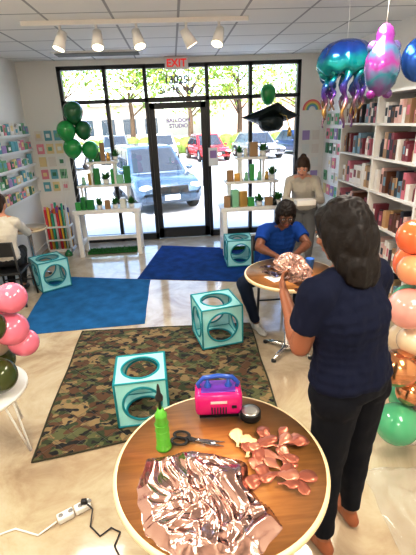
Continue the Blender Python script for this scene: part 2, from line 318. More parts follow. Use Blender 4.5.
# ------------------------------------------------------------------ popup cubes
def popup_cube(x,y,z,s,rz,tilt=0):
    m=MB();m.T=TR(x,y,z+s/2+.010)@RZ(rz)@RY(tilt);h=s/2;R=s*.37;n=48
    for M in (Matrix(),RX(math.pi/2),RX(-math.pi/2),RX(math.pi),RY(math.pi/2),RY(-math.pi/2)):
        vs=[];fs=[]
        for k in range(n):
            a=2*math.pi*k/n;c,sn=math.cos(a),math.sin(a);q=h/max(abs(c),abs(sn))
            for t in (0,.5,1):
                r=R+(q-R)*t;vs.append((c*r,sn*r,h-.012*s*math.sin(t*3.14)))
        for k in range(n):
            j=(k+1)%n
            for t in (0,1): fs.append([k*3+t,k*3+t+1,j*3+t+1,j*3+t])
        m.add(vs,fs,TEALP,True,M)
        T=m.T;m.T=T@M;m.torus((0,0,h),R,.0085,TEAL,n=48,k=6)
        m.tube([(-h,-h,h),(h,-h,h),(h,h,h),(-h,h,h)],.0075,TEAL,6,closed=True);m.T=T
    m.obj('popup_play_cube')
popup_cube(-.33,2.40,.014,.345,.06)
popup_cube(.30,3.36,.014,.38,.20)
popup_cube(.84,5.46,.012,.37,.0)
popup_cube(-1.70,5.03,.008,.37,.6)
# ------------------------------------------------------------------ balloons
def bmat(n,c,rough=.18,metal=0): return mat('latex_'+n,c,rough,metal,coat=.6)
def balloon(m,c,r,mt,d=(0,0,-1),k=1.12):
    prof=[]
    for i in range(15):
        t=math.pi*i/14;z=-math.cos(t);rr=math.sin(t);zz=z*(1 if z>0 else k+.12)
        if z<0: rr*=1-.10*(-z)**2
        prof.append((max(rr,.0001)*r if 0<i<14 else .0001,zz*r))
    prof=[(.10*r,-1.36*r),(.06*r,-1.28*r)]+[p for p in prof[1:]]
    M=TR(*c)@V((0,0,-1)).rotation_difference(V(d)).to_matrix().to_4x4()
    m.lathe(prof,mt,M,28)
PK=bmat('blush_pink',(.76,.22,.32));PKP=bmat('pearl_pink',(.80,.42,.38));OL=bmat('olive',(.06,.08,.012));CR=bmat('cream',(.80,.66,.50));COR=bmat('coral',(.85,.20,.07));PCH=bmat('peach',(.84,.40,.22));GO=bmat('chrome_rose_gold',(.66,.34,.16),.15,.9);MI=bmat('mint',(.11,.46,.26))
m=MB()
for (x,y,z,r,mt,d) in [(-.99,2.2,1.04,.09,PK,(-1,0,-.3)),(-1.13,2.16,1.08,.09,OL,(-.3,0,-1)),(-1.10,2.12,.90,.085,OL,(-1,.2,0)),(-1.03,2.2,.84,.10,PK,(-1,0,.1)),(-.99,2.24,.72,.085,PK,(-1,0,.2)),(-1.12,2.1,.585,.105,OL,(-.5,.4,.2)),(-1.30,2.2,.6,.11,PK,(1,0,0)),(-1.32,2.2,.83,.12,OL,(1,0,0)),(-1.3,2.2,1.05,.11,PKP,(1,0,-.3)),(-1.2,2.3,.72,.11,CR,(0,-1,0)),(-1.2,2.32,.95,.11,PK,(0,-1,0)),(-1.2,2.3,.575,.1,OL,(0,-1,.2))]: balloon(m,(x,y,z),r,mt,d)
m.cyl((-1.2,2.2,.452),(-1.2,2.2,1.12),.008,WHITE);m.cyl((-1.2,2.2,.451),(-1.2,2.2,.47),.06,WHITE);m.obj('balloon_cluster')
m=MB()
for (x,y,z,r,mt,d) in [(1.27,2.0,1.32,.095,COR,(1,0,-.3)),(1.26,1.95,1.15,.085,PCH,(1,0,0)),(1.24,1.9,.94,.115,PKP,(1,.2,0)),(1.29,1.9,.735,.085,CR,(1,.3,0)),(1.20,1.85,.59,.11,GO,(1,.3,0)),(1.29,1.84,.42,.08,GO,(1,.3,0)),(1.215,1.8,.23,.125,MI,(1,.4,0)),(1.41,2.0,.24,.13,MI,(0,-1,.2)),(1.45,2.0,1.3,.12,PCH,(-1,0,0)),(1.5,1.95,1.05,.13,COR,(-1,0,0)),(1.5,1.95,.8,.13,GO,(-1,0,0)),(1.5,1.95,.52,.13,MI,(-1,0,0)),(1.38,2.1,.62,.11,CR,(0,-1,0)),(1.38,2.12,.87,.11,MI,(0,-1,0)),(1.36,2.12,1.12,.11,COR,(0,-1,0)),(1.4,1.82,1.1,.1,CR,(0,1,0)),(1.42,1.8,.3,.1,PKP,(0,1,0))]: balloon(m,(x,y,z),r,mt,d)
m.cyl((1.38,1.96,.0),(1.38,1.96,1.4),.012,WHITE);m.cyl((1.38,1.96,0),(1.38,1.96,.025),.11,WHITE);m.obj('balloon_column')
GRN=bmat('bright_green',(.015,.32,.06));DGR=bmat('dark_green',(.006,.13,.03))
m=MB();base=V((-1.80,6.35,.0))
m.lathe([(0,0),(.07,0),(.06,.05),(.02,.09),(0.0001,.1)],DGR,TR(*base))
for (x,y,z,r,mt) in [(-1.38,6.25,2.14,.14,DGR),(-1.50,6.2,1.90,.13,GRN),(-1.28,6.3,1.90,.12,DGR),(-1.46,6.25,1.66,.13,GRN),(-1.22,6.3,1.62,.12,GRN)]:
    balloon(m,(x,y,z),r,mt);m.tube([(x,y,z-r*1.3),((x+base.x)/2-.08,(y+base.y)/2-.05,(z)/2),base+V((0,0,.08))],.0025,WHITE,5)
m.obj('balloon_bouquet')
m=MB();GB=mat('black_foil',(.01,.018,.018),.25,.5);cx,cy,cz=1.40,6.0,1.97
M=TR(cx,cy,cz)@RX(math.radians(-24))@RZ(math.radians(45))
bb=bmesh.new();bmesh.ops.create_grid(bb,x_segments=14,y_segments=14,size=.30)
top=[v.co.copy() for v in bb.verts];fcs=[[v.index for v in f.verts] for f in bb.faces];bb.free()
def puff(p,s): u=p.x/.30;w=p.y/.30;return V((p.x*(1-.08*(1-abs(w))*1),p.y*(1-.08*(1-abs(u))),s*.055*math.sqrt(max(0,(1-u*u)*(1-w*w)))))
m.add([puff(p,1) for p in top],fcs,GB,True,M);m.add([puff(p,-1) for p in top],fcs,GB,True,M)
m.lathe([(.0001,-.20),(.12,-.19),(.17,-.13),(.175,-.04),(.15,0)],GB,TR(cx,cy,cz)@RX(math.radians(-10)),32)
m.tube([(cx,cy-.1,cz+.06),(cx+.16,cy-.24,cz+.0),(cx+.2,cy-.27,cz-.16)],.006,mat('gold_foil',(.8,.55,.15),.25,.9));m.lathe([(.002,0),(.02,-.02),(.03,-.12)],MC['gold_foil'],TR(cx+.2,cy-.27,cz-.14),12)
m.tube([(cx,cy,cz-.2),(cx+.05,cy-.1,1.2),(cx+.05,cy-.12,.86)],.003,WHITE,5);m.lathe([(0,.742),(.05,.742),(.04,.8),(0.0001,.86)],GB,TR(cx+.05,cy-.12,0))
m.obj('graduation_cap_balloon')
m=MB();balloon(m,(1.42,6.28,2.30),.11,GRN,k=1.5);m.tube([(1.42,6.28,2.12),(1.4,6.3,1.4),(1.25,6.17,.8)],.003,WHITE,5);m.lathe([(0,.742),(.04,.742),(.03,.79),(0.0001,.82)],GRN,TR(1.25,6.17,0));m.obj('green_balloon')
def gradmat(name,stops,rough=.2,metal=.6,axis='Z',lo=0,hi=1,nz=0):
    m=mat(name,(.5,.5,.5),rough,metal,coat=.5);nt=m.node_tree;b=nt.nodes['Principled BSDF'];L=nt.links.new
    tc=nt.nodes.new('ShaderNodeTexCoord');sp=nt.nodes.new('ShaderNodeSeparateXYZ');mr=nt.nodes.new('ShaderNodeMapRange');mr.inputs[1].default_value=lo;mr.inputs[2].default_value=hi
    L(tc.outputs['Object'],sp.inputs[0]);L(sp.outputs[axis],mr.inputs[0]);src=mr.outputs[0]
    if nz:
        n=nt.nodes.new('ShaderNodeTexNoise');n.inputs['Scale'].default_value=9;sb=nt.nodes.new('ShaderNodeMath');sb.operation='SUBTRACT';sb.inputs[1].default_value=.5;ad=nt.nodes.new('ShaderNodeMath');ad.operation='MULTIPLY_ADD';ad.inputs[1].default_value=nz
        L(tc.outputs['Object'],n.inputs['Vector']);L(n.outputs['Fac'],sb.inputs[0]);L(sb.outputs[0],ad.inputs[0]);L(src,ad.inputs[2]);src=ad.outputs[0]
    r=ramp(nt,stops);L(src,r.inputs[0]);L(r.outputs[0],b.inputs['Base Color']);return m
JM=gradmat('jellyfish_foil',[(.0,(.22,.10,.36)),(.22,(.40,.26,.05)),(.42,(.16,.04,.38)),(.56,(.02,.10,.36)),(.66,(.0,.34,.32)),(.80,(.0,.26,.32)),(.90,(.01,.08,.34)),(1,(.01,.05,.28))],lo=0,hi=.70,nz=.3,metal=.35)
m=MB();jc=V((1.62,4.0,2.36))
prof=[(.0001,.225),(.08,.218),(.16,.192),(.215,.145),(.25,.08),(.262,.0),(.24,-.04),(.20,-.06),(.1,-.04),(.0001,-.03)]
n=48;vs=[];fs=[]
for r,z in prof:
    for k in range(n):
        a=2*math.pi*k/n;g=1+.05*math.cos(a*10)*(1 if z<.15 else .3);vs.append(jc+V((r*g*math.cos(a),r*g*math.sin(a),z+(.02*math.cos(a*10) if z<.02 else 0))))
for i in range(len(prof)-1):
    for k in range(n): fs.append([i*n+k,i*n+(k+1)%n,(i+1)*n+(k+1)%n,(i+1)*n+k])
m.add(vs,fs,JM,True)
for k in range(10):
    a=2*math.pi*k/10;R=.185;Lk=.33+.08*((k*5)%3)
    pts=[];rs=[]
    for i in range(17):
        t=i/16;pts.append(jc+V((math.cos(a)*R*(1-.1*t)+.024*math.sin(t*14+k),math.sin(a)*R*(1-.1*t)+.024*math.cos(t*12+k),-.03-Lk*t)));rs.append((.036 if k%2 else .027)*(1-t*.7)*(1+.3*math.sin(t*25)))
    m.tube(pts,rs,JM,8)
m.tube([jc+V((0,0,.22)),(jc.x,jc.y,CZ-.002)],.002,WHITE,5);m.obj('jellyfish_balloon')
MM=gradmat('mermaid_foil',[(0,(.30,.02,.30)),(.25,(.04,.26,.34)),(.45,(.38,.05,.34)),(.62,(.10,.25,.40)),(.8,(.33,.06,.40)),(1,(.5,.15,.42))],lo=.0,hi=.52,nz=.5,metal=.4)
m=MB();c=V((1.60,3.25,2.30));S=Matrix.Diagonal((.92,.7,.88,1))
m.lathe([(.0001,-.26),(.06,-.24),(.12,-.16),(.145,-.06),(.14,.04),(.11,.12),(.07,.17),(.075,.21),(.06,.26),(.03,.29),(.0001,.30)],MM,TR(*c)@S,32)
for s in (-1,1): m.sph(c+V((s*.085,0,.11)),(.045,.03,.04),MM,RY(s*.6));m.sph(c+V((s*.06,0,-.205)),(.045,.03,.035),MM,RY(s*.5))
m.tube([c+V((0,0,.25)),(c.x,c.y,CZ-.002)],.002,WHITE,5);m.obj('mermaid_foil_balloon')
m=MB();c=V((1.95,3.35,2.33));BF=mat('blue_foil',(.03,.12,.42),.2,.6)
m.sph(c,(.15,.08,.16),BF);m.sph(c+V((0,-.04,.0)),(.08,.06,.08),mat('white_foil',(.7,.7,.75),.2,.5));m.tube([c+V((0,0,.15)),(c.x,c.y,CZ-.002)],.002,WHITE,5);m.obj('blue_foil_balloon')
# ------------------------------------------------------------------ display stands
GBX=[mat('green_box',(.02,.24,.05),.5),mat('kelly_green',(.05,.38,.08),.5),mat('white_card',(.75,.75,.7),.6),mat('gold_item',(.7,.45,.12),.3,.6),mat('mint_item',(.3,.6,.4),.5),mat('kraft',(.40,.25,.12),.7)]
LG=mat('plant_green',(.03,.18,.025),.7,var=.4,vscale=20)
def plant(m,x,y,z,r):
    m.lathe([(0,z),(r*.5,z),(r*.62,z+r*.9),(r*.5,z+r*.85),(0.0001,z+r*.8)],WHITE,TR(x,y,0),16)
    for k in range(40):
        a=random.random()*6.28;e=.3+1.1*random.random();L=r*(1+.9*random.random());d=V((math.cos(a)*math.cos(e),math.sin(a)*math.cos(e),math.sin(e)));p=V((x,y,z+r*.8));s=V((-d.y,d.x,0)).normalized()*r*.30
        m.add([p,p+d*L*.5+s,p+d*L,p+d*L*.5-s],[[0,1,2,3]],LG)
def display(name,x0,x1,y0,y1,zt,seed):
    rnd=random.Random(seed);m=MB();w=.07;xc=(x0+x1)/2;yc=(y0+y1)/2
    m.box((xc,yc,zt-.03),(x1-x0,y1-y0,.06),WHITE,bev=.005)
    for x in (x0+w/2+.02,x1-w/2-.02):
        for y in (y0+w/2,y1-w/2): m.box((x,y,(zt-.06)/2),(w,w,zt-.06),WHITE,bev=.004)
        m.box((x,yc,.2),(.05,y1-y0-w,.06),WHITE)
    m.box((xc,y1-w/2,.2),(x1-x0-w,.05,.06),WHITE)
    tiers=[(zt+.34,.80*(x1-x0),.30),(zt+.68,.46*(x1-x0),.26)]
    for z,wd,dp in tiers: m.box((xc,yc+.05,z),(wd,dp,.035),WHITE,bev=.004)
    for i,(z,wd,dp) in enumerate(tiers):
        zb=zt if i==0 else tiers[0][0]+.0175
        for sx in (-1,1):
            for sy in (-1,1): m.box((xc+sx*(wd/2-.06),yc+.05+sy*(dp/2-.03),(zb+z-.0175)/2),(.03,.03,z-.0175-zb),WHITE)
    m.obj(name)
    k=MB()
    for zb,wd,yy in [(zt,x1-x0-.1,y0+.09),(zt+.3585,.76*(x1-x0),yc),(zt+.6985,.43*(x1-x0),yc+.03)]:
        x=xc-wd/2
        while x<xc+wd/2-.05:
            bw=.07+.08*rnd.random();h=.10+.17*rnd.random();t=rnd.random()
            if t<.5: k.box((x+bw/2,yy,zb+h/2+.001),(bw*.9,.08,h),GBX[rnd.randrange(6)],rz=rnd.uniform(-.2,.2),bev=.004)
            elif t<.85: plant(k,x+bw/2,yy,zb+.001,.065+.025*rnd.random())
            else: k.lathe([(0,0),(.03,0),(.032,.05),(.02,.08),(.03,.10),(.0001,.13)],GBX[rnd.randrange(5)],TR(x+bw/2,yy,zb+.001),16)
            x+=bw+.004
    k.obj('party_decor_assortment')
display('tiered_display_stand',-1.60,-.58,6.18,6.62,.74,4)
display('tiered_display_stand',.64,1.62,5.80,6.24,.74,9)
gr=mat('grass_turf',(.02,.15,.02),.95,var=.5,vscale=60,bump=1,bscale=150)
for x0,x1,y0,y1 in [(-1.48,-.70,6.28,6.53),(.80,1.46,6.06,6.15)]:
    m=MB();m.box(((x0+x1)/2,(y0+y1)/2,.022),(x1-x0,y1-y0,.02),gr);
    for k in range(1200):
        x=random.uniform(x0,x1);y=random.uniform(y0,y1);a=random.random()*6.28;d=.004
        m.add([(x-d*math.cos(a),y-d*math.sin(a),.03),(x+d*math.cos(a),y+d*math.sin(a),.03),(x+random.uniform(-.015,.015),y+random.uniform(-.015,.015),.06)],[[0,1,2]],gr)
    m.obj('artificial_grass_mat',fix=False)
m=MB();cx,cy=-1.98,6.70;m.box((cx,cy,.02),(.40,.26,.04),WHITE)
for sx in (-1,1):
    for sy in (-1,1): m.box((cx+sx*.19,cy+sy*.12,.22),(.02,.02,.44),WHITE)
for z in (.2,.42):
    m.box((cx,cy-.12,z),(.40,.015,.03),WHITE);m.box((cx,cy+.12,z),(.40,.015,.03),WHITE);m.box((cx-.19,cy,z),(.015,.25,.03),WHITE);m.box((cx+.19,cy,z),(.015,.25,.03),WHITE)
cols=[(.7,.04,.06),(.04,.2,.6),(.85,.5,.05),(.4,.05,.4),(.03,.4,.25),(.85,.3,.4),(.7,.7,.7),(.03,.03,.15),(.75,.2,.05)]
RC=[mat('wrap_%d'%i,c,.35) for i,c in enumerate(cols)];rr=random.Random(12)
for i in range(8):
    for j in range(4):
        x=cx-.161+.046*i;y=cy-.08+.052*j;h=.62+.18*rr.random();m.cyl((x,y,.042),(x+rr.uniform(-.01,.01),y,h),.019,RC[(i*4+j*5)%9 if j else (i*2+i//4)%9],n=12)
m.obj('wrapping_paper_rolls_stand')
PAS=[mat('card_%d'%i,c,.6) for i,c in enumerate([(.75,.28,.34),(.2,.45,.25),(.8,.8,.76),(.15,.42,.48),(.8,.65,.35),(.42,.3,.55),(.05,.2,.1),(.78,.72,.66)])]
# card racks: ledges with cards and small packs
m=MB()
for j in range(5):
    z=1.05+j*.22;m.box((XL+.035,5.5,z-.095),(.07,2.8,.012),WHITE);m.box((XL+.07,5.5,z-.08),(.006,2.8,.03),WHITE)
    y=4.15
    while y<6.8:
        w=.08+.08*random.random();h=.11+.07*random.random()
        if random.random()>.08:
            m.box((XL+.04,y+w/2,z-.088+h/2),(.03,w*.9,h),PAS[random.randrange(8)]);m.box((XL+.057,y+w/2,z-.088+h*.6),(.004,w*.5,h*.4),PAS[random.randrange(8)])
        y+=w+.015
for i in range(3):
    for j in range(5):
        x=XL+.16+i*.15;z=1.02+j*.2;m.box((x,YB-.01,z),(.11,.012,.15),PAS[random.randrange(8)]);m.box((x,YB-.018,z),(.06,.004,.06),PAS[random.randrange(8)])
m.obj('greeting_card_rack')
m=MB()
for i in range(9):
    for j in range(6):
        if random.random()<.15: continue
        y=5.42+i*.17;z=.8+j*.22;m.box((XR-.01,y,z),(.012,.12,.16),PAS[random.randrange(8)]);m.box((XR-.018,y,z),(.004,.06,.06),PAS[random.randrange(8)])
for j in range(4):
    for i in range(2): m.box((WX1+.12+.17*i,YB-.01,1.0+j*.22),(.12,.012,.15),PAS[random.randrange(8)])
m.obj('greeting_card_wall_display')
m=MB()
for i,c in enumerate([(.8,.15,.2),(.85,.4,.15),(.85,.7,.2),(.2,.5,.3),(.2,.4,.7)]): m.torus((WX1+.2,YB-.02,2.05),.15-.02*i,.011,mat('rainbow_%d'%i,c,.6),RX(math.pi/2),a0=0,a1=math.pi)
m.obj('rainbow_wall_decoration')
SX0,SX1=2.14,2.54;ys=[5.25,4.35,3.45,2.55,1.65];zs=[.12,.47,.82,1.17,1.52,1.86]
m=MB()
for y in ys: m.box(((SX0+SX1)/2,y,1.09),(SX1-SX0,.03,2.18),WHITE)
for z in zs+[2.165]: m.box(((SX0+SX1)/2,3.45,z-.012),(SX1-SX0-.002,3.6,.025),WHITE)
m.box((SX1-.008,3.45,1.09),(.012,3.6,2.15),WHITE);m.box((SX0+.02,3.45,.05),(.02,3.6,.1),WHITE);m.obj('wall_shelving_unit')
SH=[mat('prod_%d'%i,c,.45) for i,c in enumerate([(.8,.78,.75),(.60,.20,.26),(.14,.05,.025),(.02,.02,.03),(.55,.36,.18),(.8,.77,.74),(.25,.05,.07),(.2,.34,.44),(.72,.5,.46),(.38,.24,.13),(.03,.04,.06)])]
m=MB()
for bi in range(4):
    ya,yb=ys[bi+1]+.03,ys[bi]-.03
    for zi,z in enumerate(zs):
        Hs=(.27 if zi<5 else .24);y=ya;style=random.random()
        while y<yb-.05:
            wdt=.035+.09*random.random()*(1 if style<.5 else .5);wdt=min(wdt,yb-y);h=Hs*(.55+.4*random.random());dp=.14+.12*random.random()
            c=SH[random.randrange(11)]
            if random.random()<.75:
                m.box((SX0+.03+dp/2,y+wdt/2,z+h/2+.001),(dp,wdt*.93,h),c);m.box((SX0+.0285,y+wdt/2,z+h*.55),(.003,wdt*.6,h*.4),SH[random.randrange(11)])
            else:
                r=min(wdt/2*.93,.045);m.lathe([(0,0),(r,0),(r,h*.55),(r*.6,h*.7),(r*.6,h*.78),(0.0001,h*.78)],c,TR(SX0+.08,y+wdt/2,z+.001),14)
            y+=wdt+.006
m.obj('packaged_party_supplies')
# ------------------------------------------------------------------ items on front table
TZ=.7512
RG=mat('rose_gold_foil',(.60,.41,.37),.20,1.0)
poly=[(-.175,1.185),(-.08,1.20),(-.01,1.21),(.10,1.17),(.195,1.13),(.19,1.0),(.24,.93),(.265,.86),(.18,.79),(.05,.770),(-.06,.790),(-.165,.885),(-.19,.97),(-.21,1.06)]
c=V((0.02,.98,0));NR,NA=64,280;vs=[];fs=[]
def prad(a):
    d=V((math.cos(a),math.sin(a),0));best=.1
    for i in range(len(poly)):
        A=V((*poly[i],0))-c;B=V((*poly[(i+1)%len(poly)],0))-c;E=B-A;den=d.x*E.y-d.y*E.x
        if abs(den)<1e-9: continue
        t=(A.x*E.y-A.y*E.x)/den;s=(A.x*d.y-A.y*d.x)/den
        if t>0 and -1e-6<=s<=1+1e-6: best=t
    return best*(1+.03*noise.noise(V((math.cos(a)*6,math.sin(a)*6,0))))
PR=[prad(2*math.pi*k/NA) for k in range(NA)]
for i in range(NR+1):
    for k in range(NA):
        a=2*math.pi*k/NA;R=PR[k]*i/NR;p=c+V((math.cos(a)*R,math.sin(a)*R,0));q=p*6
        q2=q+V((noise.noise(q*.8),noise.noise(q*.8+V((5,0,0))),0))*.9
        d1=noise.voronoi(q2)[0];d2=noise.voronoi(q2*2.3+V((4,4,0)))[0];d3=noise.voronoi(q2*4.5+V((1,7,0)))[0]
        z=.024*d1[0]+.010*(1-min(1,(d2[1]-d2[0])*3))+.014*d2[0]+.009*d3[0]
        env=min(1,(1-i/NR)*6);z=max(.002,z*env+.002);vs.append((p.x,p.y,TZ+z+(.003*(k%2) if i==NR else 0)))
for i in range(NR):
    for k in range(NA): fs.append([i*NA+k,i*NA+(k+1)%NA,(i+1)*NA+(k+1)%NA,(i+1)*NA+k])
m=MB();m.add(vs,fs,RG,True);m.obj('deflated_foil_balloon')
m=MB();ST=mat('scissor_steel',(.5,.5,.52),.2,1);dirv=V((.95,-.31,0)).normalized();p0=V((.025,1.255,TZ+.006))
M=TR(*p0)@RZ(math.atan2(dirv.y,dirv.x));m.T=M
for s in (-1,1):
    R=RZ(s*.09);m.prism([(-.015,-.007),(0,-.009),(.05,-.009),(.105,-.001),(.105,.001),(0,.007),(-.015,.007)],.003,ST,TR(0,0,.004*(s>0))@R)
    hp=R@V((-.075,s*.024,.004));m.tube([R@V((-.01,0,.004)),R@V((-.035,-s*.004,.004)),R@V((-.05,s*.008,.004))],[.005,.005,.005],BLKP)
    T=m.T;m.T=m.T@TR(hp.x,hp.y,.002)@Matrix.Diagonal((1.35,.85,1,1));m.torus((0,0,0),.023,.005,BLKP);m.T=T
m.cyl((0,0,0),(0,0,.012),.004,CHROME);m.obj('scissors')
m=MB();LGN=mat('lime_plastic',(.12,.44,.04),.3,coat=.4);px,py=-.115,1.245;M=TR(px,py,TZ)
m.lathe([(0,0),(.030,0),(.032,.006),(.030,.012),(.027,.02),(.026,.10),(.022,.15),(.024,.155),(.024,.165),(.016,.175),(.012,.19),(.0001,.19)],LGN,M,28)
for z in (.03,.06,.09,.12): m.torus((px,py,TZ+z),.0262,.0018,LGN,n=24,k=6)
m.lathe([(.006,.185),(.006,.225),(.014,.23),(.015,.245),(.008,.26),(.005,.29),(.003,.30),(.0001,.30)],BLKP,M,20)
m.obj('balloon_hand_pump')
m=MB();HP=mat('hot_pink_plastic',(.62,.008,.22),.25,coat=.5);BP=mat('blue_plastic',(.02,.10,.44),.3,coat=.4);M=TR(.125,1.44,TZ)@RZ(-.06);m.T=M
m.box((0,0,.066),(.205,.12,.116),HP,bev=.024);m.box((0,0,.004),(.17,.1,.008),BLKP)
m.box((0,0,.121),(.15,.085,.012),mat('purple_plastic',(.16,.04,.36),.3,coat=.4),bev=.005)
for s in (-1,1):
    m.lathe([(.017,.12),(.016,.133),(.009,.143),(.006,.163),(.004,.163),(.004,.138),(.0001,.138)],BP,TR(s*.045,0,0),20)
m.tube([(-.078,0,.11),(-.087,0,.14),(-.062,0,.170),(0,0,.178),(.062,0,.170),(.087,0,.14),(.078,0,.11)],.010,BP,10)
for k in range(6): m.box((-.03+.012*k,-.061,.042),(.005,.002,.035),BLKP)
m.box((.065,-.061,.06),(.02,.004,.012),BLKP);m.box((0,-.061,.085),(.07,.003,.012),mat('label_white',(.7,.6,.65),.5))
m.obj('electric_balloon_pump')
m=MB();M=TR(.256,1.375,TZ);m.lathe([(.020,0),(.044,0),(.045,.003),(.045,.03),(.044,.033),(.020,.033),(.020,0)],BLKP,M,40);m.lathe([(.022,.0335),(.038,.0335),(.038,.035),(.022,.035)],mat('silver_ribbon',(.5,.5,.48),.3,.8),M,40)
m.obj('ribbon_roll')
def flat_balloon(m,x,y,a,L,mt,z=0):
    prof=[(.12,0),(.16,.02),(.09,.05),(.10,.2),(.22,.35),(.42,.52),(.48,.7),(.40,.88),(.22,.97),(.001,1.0)]
    T=m.T;m.T=TR(x,y,TZ+.010+z)@RZ(a)@Matrix.Diagonal((1,1,.30,1))@RY(math.pi/2);b0=len(m.v)
    m.lathe([(r*L*.62,zz*L) for r,zz in prof],mt,None,20);m.T=T
    for i in range(b0,len(m.v)):
        p=m.v[i];p.z=max(TZ+.0005,p.z+.006*noise.noise(p*60));p.x+=.006*noise.noise(p*35);p.y+=.006*noise.noise(p*35+V((9,9,9)))
LR=mat('latex_rose_flat',(.46,.18,.12),.28,.55);LC=mat('latex_cream_flat',(.78,.60,.36),.35);LB=mat('latex_copper_flat',(.58,.28,.20),.28,.5)
m=MB();rnd=random.Random(5)
for (x,y,a,mt) in [(.175,1.20,1.5,LC),(.235,1.165,1.9,LC),(.20,1.15,1.2,LC)]: flat_balloon(m,x,y,a,.10,mt)
for i in range(28):
    x=.24+.15*rnd.random();y=1.00+.22*rnd.random();
    if (x-.1)**2+(y-1.15)**2>.28**2: x-=.06
    flat_balloon(m,x,y,rnd.random()*6.28,.075+.025*rnd.random(),[LR,LB,LR][i%3],.004*(i%4))
m.obj('deflated_latex_balloons')
TZ2=.752
m=MB();PW=mat('paper_white',(.78,.78,.76),.7)
m.box((.78,2.95,TZ2+.002),(.2,.14,.003),PW,rz=.4);m.box((1.02,2.86,TZ2+.002),(.16,.12,.003),mat('paper_pink',(.7,.38,.42),.7),rz=-.3);m.obj('paper_sheets')
m=MB();rnd=random.Random(9)
for i in range(40):
    x=.68+.34*rnd.random();y=2.95+.25*rnd.random();a=rnd.random()*3;s=.02+.02*rnd.random();m.add([(-s,-s,0),(s,-s*.6,.01),(s*.8,s,.0),(-s,s*.7,.015)],[[0,1,2,3]],RG,False,TR(x,y,TZ2+.006+.014*rnd.random())@RZ(a))
m.obj('foil_scraps',fix=False)
m=MB();m.lathe([(0,0),(.03,0),(.036,.09),(.038,.092),(.034,.09),(.028,.004),(.0001,.004)],mat('cup_blue',(.05,.2,.6),.3),TR(1.08,3.10,TZ2),24);m.obj('drinking_cup')
# ------------------------------------------------------------------ floor bits
m=MB();m.box((-.62,1.63,.02),(.085,.05,.036),WHITE,rz=.5,bev=.008);m.box((-.70,1.585,.02),(.085,.05,.036),WHITE,rz=.5,bev=.008)
for k in range(4): m.cyl((-.72+.045*k,1.575+.024*k,.038),(-.72+.045*k,1.575+.024*k,.0395),.012,mat('outlet_grey',(.3,.3,.3),.5))
m.tube([(-.74,1.56,.015),(-.82,1.5,.006),(-.95,1.55,.006),(-1.1,1.5,.006),(-1.3,1.6,.006)],.005,WHITE,6);m.obj('power_strip')
m=MB();m.tube([(-.60,1.63,.05),(-.56,1.60,.03),(-.56,1.52,.006),(-.50,1.46,.006),(-.45,1.50,.006),(-.40,1.47,.006),(-.42,1.40,.006),(-.36,1.30,.006),(-.2,1.25,.006)],.004,BLKP,6);m.box((-.61,1.635,.05),(.03,.025,.025),BLKP,bev=.005);m.obj('extension_cord')
pm=mat('clear_plastic',(.80,.79,.75),.1,alpha=.30,coat=.6)
vs=[];fs=[];nx,ny=60,70
for j in range(ny+1):
    for i in range(nx+1):
        x=.96+.75*i/nx;y=.95+.75*j/ny;q=V((x,y,0))*6;q2=q+V((noise.noise(q),noise.noise(q+V((7,7,7))),0))
        d1=noise.voronoi(q2)[0];z=.07*d1[0]+.03*(1-min(1,(d1[1]-d1[0])*3));e=min(1,min(i,nx-i,j,ny-j)/6);vs.append((x+.03*noise.noise(q),y+.03*noise.noise(q+V((3,0,0))),max(.003,z*e)))
for j in range(ny):
    for i in range(nx): a=j*(nx+1)+i;fs.append([a,a+1,a+nx+2,a+nx+1])
m=MB();m.add(vs,fs,pm,True);m.obj('plastic_bag')
# ------------------------------------------------------------------ chairs
def chair(name,x,y,rz,mt,h=.44):
    m=MB();m.T=TR(x,y,0)@RZ(rz)
    m.box((0,0,h),(.38,.38,.03),mt,bev=.012)
    for sx in (-1,1):
        m.tube([(sx*.17,-.17,h-.01),(sx*.19,-.21,0)],.013,mt);m.tube([(sx*.19,.22,0),(sx*.17,.17,h),(sx*.17,.21,h+.38)],.013,mt)
    m.tube([(-.18,-.19,.2),(.18,-.19,.2)],.009,mt);m.box((0,.205,h+.3),(.34,.02,.17),mt,bev=.008,rx=-.1);return m.obj(name)
chair('chair',.95,3.90,0,BLKP,.40)
chair('chair',-2.02,4.62,math.pi,BLKP,.40)
# ------------------------------------------------------------------ people
def orth(f,up=(0,0,1)):
    f=V(f).normalized();r=f.cross(V(up)).normalized();return r,f,r.cross(f)
def basis(r,f,u):
    return Matrix((( r.x,f.x,u.x,0),(r.y,f.y,u.y,0),(r.z,f.z,u.z,0),(0,0,0,1)))
class Blob:
    def __init__(s): s.m=MB()
    def e(s,c,r,B=None,n=16): s.m.sph(c,r,WHITE,B,n);return s
    def c(s,p,q,r1,r2,flat=False):
        p=V(p);q=V(q);s.m.cyl(p,q,r1,WHITE,r2,n=16);s.m.sph(p,r1,WHITE,None,14)
        if not flat: s.m.sph(q,r2,WHITE,None,14)
        return s
    def done(s,name,mt,parent,vox=.008,it=4,fac=.5):
        ob=s.m.obj(name+'_tmp',parent=None)
        md=ob.modifiers.new('r','REMESH');md.mode='VOXEL';md.voxel_size=vox;md.use_smooth_shade=True
        if it: sm=ob.modifiers.new('s','SMOOTH');sm.iterations=it;sm.factor=fac
        dg=bpy.context.evaluated_depsgraph_get();me=bpy.data.meshes.new_from_object(ob.evaluated_get(dg));me.transform(Matrix.Translation(ob.location))
        me.materials.clear();me.materials.append(mt)
        for p in me.polygons: p.use_smooth=True;p.material_index=0
        bpy.data.objects.remove(ob);o=bpy.data.objects.new(name,me);COL.objects.link(o)
        if parent: adopt(o,parent)
        return o
